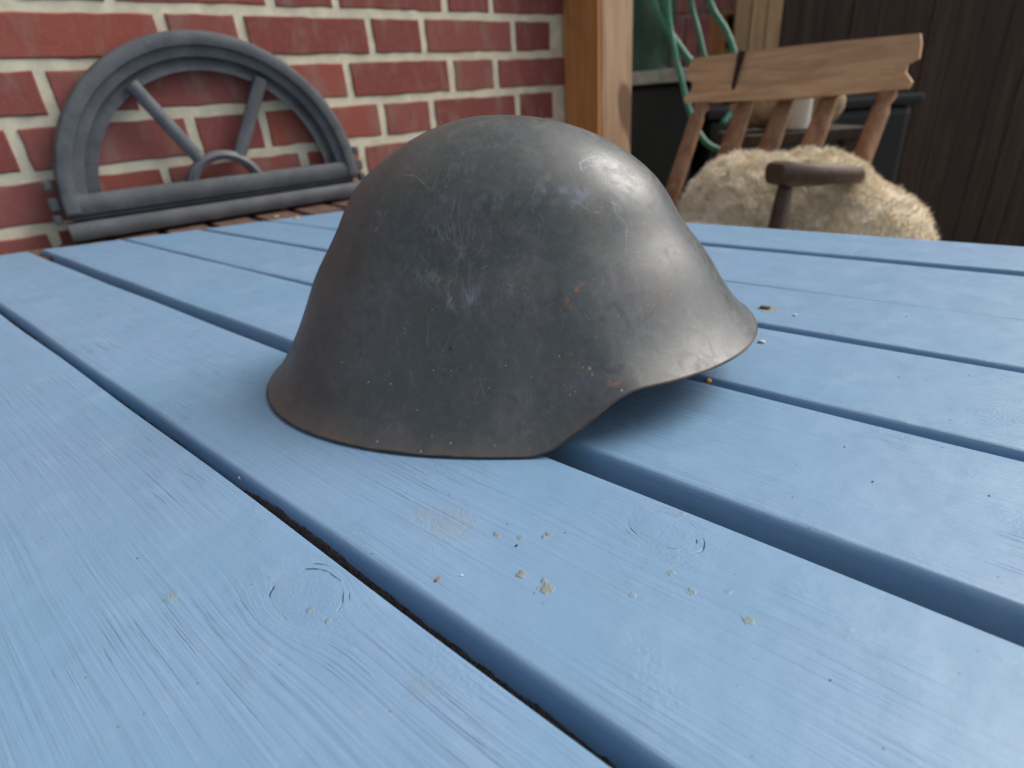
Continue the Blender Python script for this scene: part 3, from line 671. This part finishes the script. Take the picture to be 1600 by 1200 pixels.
n = len(out_full)
front = [CP(a, arcf(a) + .011 + LEAN * (.9 - z) * .6, z) for a, z in out_full]; backv = [CP(a, arcf(a) - .011 + LEAN * (.9 - z) * .6, z) for a, z in out_full]
autosmooth(MB().add(front + backv, [(k, (k + 1) % n, n + (k + 1) % n, n + k) for k in range(n)] + [tuple(range(n)), tuple(range(n, 2 * n))[::-1]]).build('top_rail', M_rail, CH_), 45)
for i, w_ in enumerate((.028, .133, .224, .318, .432)):
    end = i in (0, 4)
    pts, rad = [], []
    z0, z1 = .44, .872
    for k in range(30):
        u = k / 29; z = z0 + (z1 - z0) * u; pts.append(back(w_, z) + cf * (arcf(w_) * u))
        if end: rr = .0225 - .004 * u + .006 * math.exp(-((u - .955) / .012) ** 2) - .006 * math.exp(-((u - .925) / .012) ** 2) - .004 * (u > .97)
        else: rr = .0185 + .008 * math.sin(math.pi * min(1, u * 1.05)) ** .7
        rad.append(rr)
    autosmooth(MB().tube(pts, rad, 14, True, 1.0 if end else .5, cf).build('back_post' if end else 'spindle', M_chair, CH_), 60)
MB().tube([CP(.098 + q * .018, arcf(.11) + .016 - q * .004, ZB - .004 + q * (ZT - ZB + .008)) for q in (0, .25, .5, .75, 1)], [.0045, .005, .006, .0075, .010], 8, True, .4, cf).build('cord', M_cord, CH_)
MB().tube([CP(.080, arcf(.1) + .013, ZB + .001), CP(.10, arcf(.1) + .014, ZB + .002), CP(.118, arcf(.1) + .013, ZB + .001)], [.004, .008, .004], 8, True, .5, cf).build('cord', M_cord, CH_)
# seat and legs
seat = MB(); V = []; n = 40
for z, k in ((.412, .93), (.418, 1), (.436, 1), (.443, .95)):
    for q in range(n):
        a = 2 * math.pi * q / n; x_, y_ = math.cos(a), math.sin(a)
        x_ = math.copysign(abs(x_) ** .7, x_); y_ = math.copysign(abs(y_) ** .7, y_); V.append(CP(.23 + x_ * .245 * k - .05, .37 + y_ * .225 * k, z))
seat.add(V, [(i * n + q, i * n + (q + 1) % n, (i + 1) * n + (q + 1) % n, (i + 1) * n + q) for i in range(3) for q in range(n)] + [tuple(range(n)), tuple(3 * n + q for q in range(n))])
autosmooth(seat.build('seat', M_chair, CH_), 50)
for a, b in ((.02, .20), (.34, .20), (.0, .54), (.36, .54)):
    d0 = CP(a, b, .414); d1 = CP(a + (a - .18) * .25, b + (b - .37) * .25, .016)
    pts = [d0.lerp(d1, k / 20) for k in range(21)]; rad = [.017 + .006 * math.sin(k / 20 * 9) ** 2 - .004 * (k / 20) for k in range(21)]
    MB().tube(pts, rad, 12).build('leg', M_chair, CH_, True)
for f_ in (.20, .54):
    MB().tube([CP(.0, f_ + (f_ - .37) * .14, .18), CP(.36, f_ + (f_ - .37) * .14, .18)], [.010, .010], 10).build('stretcher', M_chair, CH_, True)
def arm(p_back, p_mid, p_front, post_foot, side):
    pts = [Vector(p_back), Vector(p_back).lerp(Vector(p_mid), .5), Vector(p_mid), Vector(p_mid).lerp(Vector(p_front), .5), Vector(p_front).lerp(Vector(p_mid), .10), Vector(p_front)]
    rings = []
    for i, p in enumerate(pts):
        tt = (pts[min(i + 1, 5)] - pts[max(i - 1, 0)]).normalized(); sd_ = Vector((-tt.y, tt.x, 0)).normalized(); w_ = [.020, .021, .022, .028, .032, .026][i]; h_ = [.013, .013, .014, .018, .021, .017][i]
        rings.append([p + sd_ * a * w_ + Vector((0, 0, b * h_)) for a, b in ((-1, -.4), (-.7, -1), (.7, -1), (1, -.4), (1, .5), (.75, 1), (-.75, 1), (-1, .5))])
    autosmooth(MB().sweep(rings).build('armrest', M_cdark, CH_), 50)
    q0 = Vector(p_front).lerp(Vector(p_mid), .16) - Vector((0, 0, .012)); q1 = Vector(post_foot)
    pts = [q0.lerp(q1, k / 24) for k in range(25)]; rad = [.012 + .004 * math.sin(min(1, k / 24 * 1.6) * math.pi) + .006 * math.exp(-((k - 9) / 1.2) ** 2) - .001 * (k > 10) for k in range(25)]
    MB().tube(pts, rad, 12).build('arm_post', M_cdark, CH_, True)
arm(back(.432, .70), (.66, 1.115, .735), (.497, 1.075, .752), CP(.36, .50, .440), 1)
arm(back(.028, .63), CP(-.03, .22, .620), CP(-.03, .42, .620), CP(.03, .50, .440), -1)
# ---- sheepskin
t = NT('cream_sheep_fleece'); P = t.coord()
n1 = t.noise(P, 55, 4, .7); n2 = t.noise(t.scale(P, (1, 1, 2.2)), 24, 3, .6, .5)
c = t.mix(t.ss(n1, .3, .7), (.74, .60, .40), (.93, .80, .58)); c = t.mix(t.ss(n2, .55, .7, 0, .25), c, (.56, .43, .28))
t.put(t.b.inputs['Sheen Weight'], .4); t.put(t.b.inputs['Sheen Roughness'], .5)
M_fleece = t.out(c, .95, t.bump(t.math('ADD', t.math('MULTIPLY', t.noise(P, 70, 4, .7), 1.0), t.noise(P, 260, 3, .7)), 1.0, .0035), spec=.1)
from mathutils import noise as mn
def blob(name, parts_, sub, amp, mat):
    """union-like fleece pile: rays from the centre meet the outermost of several ellipsoids"""
    c0 = sum((Vector(p[0]) for p in parts_), Vector()) / len(parts_)
    bm = bmesh.new(); bmesh.ops.create_icosphere(bm, subdivisions=sub, radius=1)
    V = []
    for q in bm.verts:
        d = q.co.normalized(); best = .02; acc_ = 0
        for (c_, r_) in parts_:
            o_ = c0 - Vector(c_); R_ = Vector((1 / r_[0], 1 / r_[1], 1 / r_[2]))
            oo = Vector((o_.x * R_.x, o_.y * R_.y, o_.z * R_.z)); dd = Vector((d.x * R_.x, d.y * R_.y, d.z * R_.z))
            A = dd.dot(dd); B = 2 * oo.dot(dd); C_ = oo.dot(oo) - 1; D_ = B * B - 4 * A * C_
            if D_ > 0: s_ = (-B + math.sqrt(D_)) / (2 * A); best = max(best, s_); acc_ += math.exp(s_ * 70)
        if acc_: best = math.log(acc_) / 70 - .006
        p = c0 + d * best
        k = amp * (mn.noise(p * 22) * 1.2 + mn.noise(p * 60) * .8 + abs(mn.noise(p * 130)) * .9)
        V.append(p + d * k)
    Fc = [tuple(q.index for q in f.verts) for f in bm.faces]; bm.free()
    return link(name, mesh(name, V, Fc, mat, True))
SK = [((.540, 1.30, .618), (.138, .130, .142)), ((.548, 1.35, .622), (.115, .12, .142)), ((.66, 1.27, .62), (.17, .12, .150)), ((.46, 1.26, .56), (.13, .13, .095)), ((.60, 1.14, .51), (.22, .16, .085)), ((.76, 1.20, .57), (.13, .13, .125))]
o = blob('sheepskin', SK, 6, .0030, M_fleece)

def wool(o, n, ln, parent):
    me_ = o.data; r = np.random.default_rng(11)
    vc = np.array([q.co[:] for q in me_.vertices]); nn = np.array([q.normal[:] for q in me_.vertices])
    keep = np.where(vc[:, 2] > vc[:, 2].min() + .02)[0]; ix = r.choice(keep, n)
    p = vc[ix] + r.normal(0, .0012, (n, 3)); N = nn[ix]
    cl = np.array([[mn.noise(Vector(q) * 38 + Vector((k * 9, 0, 0))) for k in range(3)] for q in p])
    dr = N * .55 + cl * 1.5 + r.normal(0, .28, (n, 3)) + np.array([0, 0, -.25]); dr /= np.linalg.norm(dr, axis=1)[:, None]
    sd_ = np.cross(dr, r.normal(0, 1, (n, 3))); sd_ /= np.linalg.norm(sd_, axis=1)[:, None]; L = ln * r.uniform(.5, 1.2, (n, 1)); w_ = .0009
    bend = r.normal(0, .35, (n, 3)) * L
    V = np.stack([p - sd_ * w_, p + sd_ * w_, p + dr * L * .6 + sd_ * w_ * .8, p + dr * L * .6 - sd_ * w_ * .8, p + dr * L + bend * .5], 1).reshape(-1, 3)
    b_ = np.arange(n) * 5; F4 = np.stack([b_, b_ + 1, b_ + 2, b_ + 3], 1); F3 = np.stack([b_ + 3, b_ + 2, b_ + 4], 1)
    m_ = bpy.data.meshes.new('wool'); m_.vertices.add(len(V)); m_.vertices.foreach_set('co', V.astype(np.float32).ravel())
    m_.loops.add(n * 7); m_.loops.foreach_set('vertex_index', np.concatenate([F4.ravel(), F3.ravel()]).astype(np.int32))
    m_.polygons.add(2 * n); m_.polygons.foreach_set('loop_start', np.concatenate([np.arange(n) * 4, n * 4 + np.arange(n) * 3]).astype(np.int32))
    m_.update(calc_edges=True); m_.shade_smooth(); m_.materials.append(M_wool)
    return tag(link('wool', m_, parent), kind='stuff')
t = NT('cream_wool'); P = t.coord()
t.put(t.b.inputs['Subsurface Weight'], 0.0)
M_wool = t.out(t.mix(t.ss(t.noise(P, 45, 3, .7), .3, .7), (.82, .72, .56), (.95, .88, .74)), .9, spec=.1)
wool(o, 95000, .0115, o)
tag(o, 'thick cream sheepskin heaped over the armchair seat', 'sheepskin')

# ================================================================ YARD STORE BEHIND
M_green = plain('dark_green_plastic', (.022, .055, .042), .22, .3, 8, .0004)
M_black = plain('black_plastic_and_void', (.006, .008, .009), .45, .2, 10, .0006)  # plastic parts, also the black that stands in for dark voids
M_shelf = plain('grey_concrete', (.34, .34, .31), .9, .2, 25, .001)
bc = Vector((.505, 2.80, 0))
BR_ = empty('rain_barrel', bc + Vector((0, 0, .968)))
tag(BR_, 'dark green plastic water barrel on the grey slab behind the timber post', 'barrel')
pr = [(.26, 0), (.272, .02), (.285, .20), (.290, .34), (.282, .35), (.282, .37), (.288, .38), (.275, .56), (.25, .60)]
autosmooth(MB().lathe(pr, bc + Vector((0, 0, .968)), 64).build('body', M_green, BR_), 40)
autosmooth(MB().lathe([(.262, .60), (.270, .605), (.270, .635), (.25, .65), (.05, .66)], bc + Vector((0, 0, .968)), 48).build('lid', M_black, BR_), 40)
SB = empty('barrel_stand', (.42, 2.66, 0)); tag(SB, 'grey concrete slab on a black block made to fill the dark void, carrying the green barrel', 'stand')
MB().box((.43, 2.72, .9455), (.76, .74, .043), 0, .004).build('slab', M_shelf, SB)
MB().box((.43, 2.74, .469), (.70, .66, .908), 0, .02).build('base', M_black, SB)  # block coloured black in place of the shade below the slab
BX = empty('dark_void_bin', (1.25, 2.55, .015)); tag(BX, 'black bin added to fill the dark void behind the armchair back', 'bin')  # added black box, stands in for the dark void here
MB().box((1.22, 2.66, .40), (.78, .56, .77), 0, .03).build('body', M_black, BX)
MB().box((1.22, 2.66, .805), (.82, .60, .038), 0, .012).build('lid', M_black, BX)
# far brick wall, soldier course above stretchers
FWL = empty('far_brick_wall', (1.3, 3.80, 0)); tag(FWL, 'far brick wall with upright bricks seen between the barrel and the tan planks', 'brick wall')
MB().box((1.6, 3.905, 1.25), (3.6, .20, 2.47)).build('mortar', plain('far_mortar_sun_in_colour', (.78, .74, .62), .95, .1, 30), FWL)  # mortar colour raised as if sunlit
def fb(L, H):
    m = MB().box((0, 0, 0), (L, .05, H), 0, .002); r = random.Random(int(L * 999 + H * 77))
    m.v = [(a + r.uniform(-.0015, .0015), b, c + r.uniform(-.0015, .0015)) for a, b, c in m.v]; return mesh('brick', m.v, m.f, M_brick)
M_fbrick = plain('far_brick_sun_in_colour', (.52, .20, .18), .9, .25, 9, .001); M_brick_ = M_brick; M_brick = M_fbrick  # pink brick, colour lightened for sunlight that misses this wall
F_s, F_v = fb(.228, .060), fb(.060, .240)
rowz = [(.055 + .0745 * i, 0) for i in range(13)]
fm = MB()
for (z, _) in rowz:
    off = .12 * (int(z / .0745) % 2)
    for i in range(16):
        x_ = -.1 + i * .240 + off
        if x_ > 3.3: break
        if z > .68 and .9 < x_ < 1.9: link('brick', F_s, FWL, (x_, 3.802, z))
        else: fm.add([Vector((x_, 3.802, z)) + q.co for q in F_s.vertices], [tuple(f.vertices) for f in F_s.polygons])
for rowi, zc in enumerate((1.138, 1.400)):
    for i in range(42):
        x_ = -.1 + i * .0795 + .02 * rowi
        if .95 < x_ < 1.75: link('brick', F_v, FWL, (x_, 3.802, zc))
        else: fm.add([Vector((x_, 3.802, zc)) + q.co for q in F_v.vertices], [tuple(f.vertices) for f in F_v.polygons])
for k in range(12):
    z = 1.575 + k * .0745
    for i in range(15): fm.add([Vector((-.1 + i * .240 + .12 * (k % 2), 3.802, z)) + q.co for q in F_s.vertices], [tuple(f.vertices) for f in F_s.polygons])
tag(fm.build('brick', M_brick, FWL), kind='stuff')
# tan planks and dark shed boards
M_tan = wood_mat('tan_planks', (.44, .27, .13), (.66, .43, .23), (1, 1, .07), .7, 45, .001)
M_shed = wood_mat('dark_shed_boards', (.030, .016, .010), (.075, .038, .022), (1, 1, .07), .75, 45, .001)
TP = empty('plank_panel', (1.16, 2.86, .015)); tag(TP, 'upright panel of three tan wooden planks behind the chair top rail', 'panel')
for i in range(3):
    MB().box((1.101 + i * .0665, 2.86 + rnd.uniform(-.002, .002), .785), (.062, .022, 1.54), rnd.uniform(-.01, .01), .0015).build('plank', M_tan, TP)
for z in (.3, 1.3): MB().box((1.168, 2.886, z), (.21, .022, .07), 0, .001).build('crossbar', M_tan, TP)
BXX = empty('wooden_crate', (1.03, 2.95, .955)); tag(BXX, 'small brown wooden crate with a dark opening left of the tan planks', 'crate')
cr_ = Vector((1.135, 3.02, 1.11))
MB().box(cr_ + Vector((0, 0, .075)), (.17, .16, .020), 0, .002).build('top_board', M_tan, BXX); MB().box(cr_ - Vector((0, 0, .075)), (.17, .16, .020), 0, .002).build('base_board', M_tan, BXX)
for sx in (-1, 1): MB().box(cr_ + Vector((sx * .0755, 0, 0)), (.018, .158, .129), 0, .002).build('side_board', M_orange, BXX)
MB().box(cr_ + Vector((0, .07, 0)), (.131, .014, .128), 0, .001).build('back_board', M_shed, BXX)
BSH = empty('crate_shelf', (1.05, 3.04, 0)); tag(BSH, 'rough timber shelf carrying the small brown crate', 'shelf')
MB().box((1.13, 3.04, 1.011), (.30, .20, .026), 0, .003).build('shelf_board', M_tan, BSH)
for sx in (-.13, .13): MB().box((1.13 + sx, 3.04, .506), (.05, .16, .982), 0, .003).build('upright', M_shed, BSH)
SH = empty('shed_wall', (2.4, 3.0, 0)); tag(SH, 'dark brown boarded shed wall at the far right behind the armchair', 'shed wall')
bd_ = MB().box((0, 0, 0), (.118, .020, 2.55), 0, .002); bme = mesh('board', bd_.v, bd_.f, M_shed)
for i in range(26):
    link('board', bme, SH, (1.335 + i * .121, 2.98 + rnd.uniform(-.003, .003), 1.29 + rnd.uniform(-.01, .01)), (0, 0, rnd.uniform(-.012, .012)))
for z in (.5, 1.6, 2.4): MB().box((2.85, 3.012, z), (3.1, .035, .07)).build('batten', M_shed, SH)
MB().box((2.85, 3.05, 1.28), (3.14, .03, 2.53)).build('lining', M_black, SH)
# hose loops
M_hose = plain('green_hose', (.035, .17, .11), .35, .15, 40, .0004)
HO = empty('garden_hose', (.68, 2.30, 1.5)); tag(HO, 'green garden hose hanging in loose loops behind the chair', 'hose')
def spline(pts, n=10):
    P_ = [Vector(p) for p in pts]; out = []
    for i in range(len(P_) - 1):
        a, b, c_, d = P_[max(i - 1, 0)], P_[i], P_[i + 1], P_[min(i + 2, len(P_) - 1)]
        for k in range(n):
            t_ = k / n; out.append(.5 * ((2 * b) + (c_ - a) * t_ + (2 * a - 5 * b + 4 * c_ - d) * t_ ** 2 + (3 * b - a - 3 * c_ + d) * t_ ** 3))
    return out + [P_[-1]]
def hose(pts, r): MB().tube(spline(pts), r, 12).build('hose_loop', M_hose, HO, True)
def hz(*p): return p
hose([(.60, 2.42, 1.62), (.575, 2.38, 1.36), (.594, 2.362, 1.183), (.625, 2.33, 1.11), (.655, 2.30, 1.055), (.716, 2.255, .968), (.80, 2.22, .90), (.93, 2.25, .86)], .0125)
hose([(.62, 2.43, 1.62), (.605, 2.39, 1.36), (.625, 2.365, 1.18), (.645, 2.335, 1.09), (.67, 2.30, 1.03), (.735, 2.25, .955)], .0125)
hose([(.70, 2.42, 1.62), (.700, 2.39, 1.36), (.724, 2.357, 1.173), (.741, 2.308, 1.072), (.761, 2.259, .968), (.80, 2.22, .86)], .0085)
hose([(.72, 2.44, 1.62), (.745, 2.40, 1.36), (.788, 2.355, 1.165), (.838, 2.305, 1.065), (.866, 2.26, .966), (.87, 2.22, .86), (.80, 2.17, .78)], .0110)
hose([(.640, 2.40, 1.62), (.635, 2.34, 1.2), (.652, 2.277, 1.015), (.667, 2.242, .937), (.692, 2.183, .816), (.74, 2.12, .72), (.86, 2.1, .68)], .0100)
HK = empty('hose_bracket', (.67, 2.43, 1.62)); tag(HK, 'black wall bracket above the frame from which the green hose hangs', 'bracket')
MB().tube([(.55, 2.43, 1.60), (.62, 2.43, 1.625), (.70, 2.43, 1.62), (.77, 2.43, 1.60)], .02, 10).build('cradle', M_black, HK, True)
MB().box((.66, 2.56, 1.62), (.04, .26, .04)).build('arm', M_black, HK)
MB().box((.66, 2.70, 1.36), (.05, .05, 2.68)).build('upright', M_black, HK)
# cushion and white pot behind the chair
o = blob('cushion', [((.83, 1.86, .845), (.13, .07, .075)), ((.93, 1.83, .83), (.10, .07, .08))], 4, .003, plain('dull_beige_cloth', (.30, .215, .135), .95, .3, 30)); tag(o, 'beige fleece cushion on the stool seen between the back spindles', 'cushion')
ST = empty('stool', (.88, 1.85, .015)); tag(ST, 'dark wooden stool behind the armchair, beige cushion on top', 'stool')
MB().box((.88, 1.85, .755), (.34, .26, .030), 0, .006).build('seat', M_shed, ST)
for sx in (-.13, .13):
    for sy in (-.09, .09): MB().box((.88 + sx, 1.85 + sy, .377), (.035, .035, .724), 0, .003).build('leg', M_shed, ST)
PT = empty('enamel_mug', (.872, 1.775, .7715)); tag(PT, 'small white enamel mug on the dark stool, beside the beige cushion', 'mug')
autosmooth(MB().lathe([(.026, 0), (.030, .004), (.030, .098), (.032, .102), (.029, .102), (.027, .012), (.001, .010)], (.872, 1.775, .7715), 28).build('cup', M_white, PT), 40)
MB().tube([(.902, 1.775, .855), (.918, 1.775, .850), (.924, 1.775, .825), (.918, 1.775, .800), (.902, 1.775, .795)], .004, 8).build('handle', M_white, PT, True)
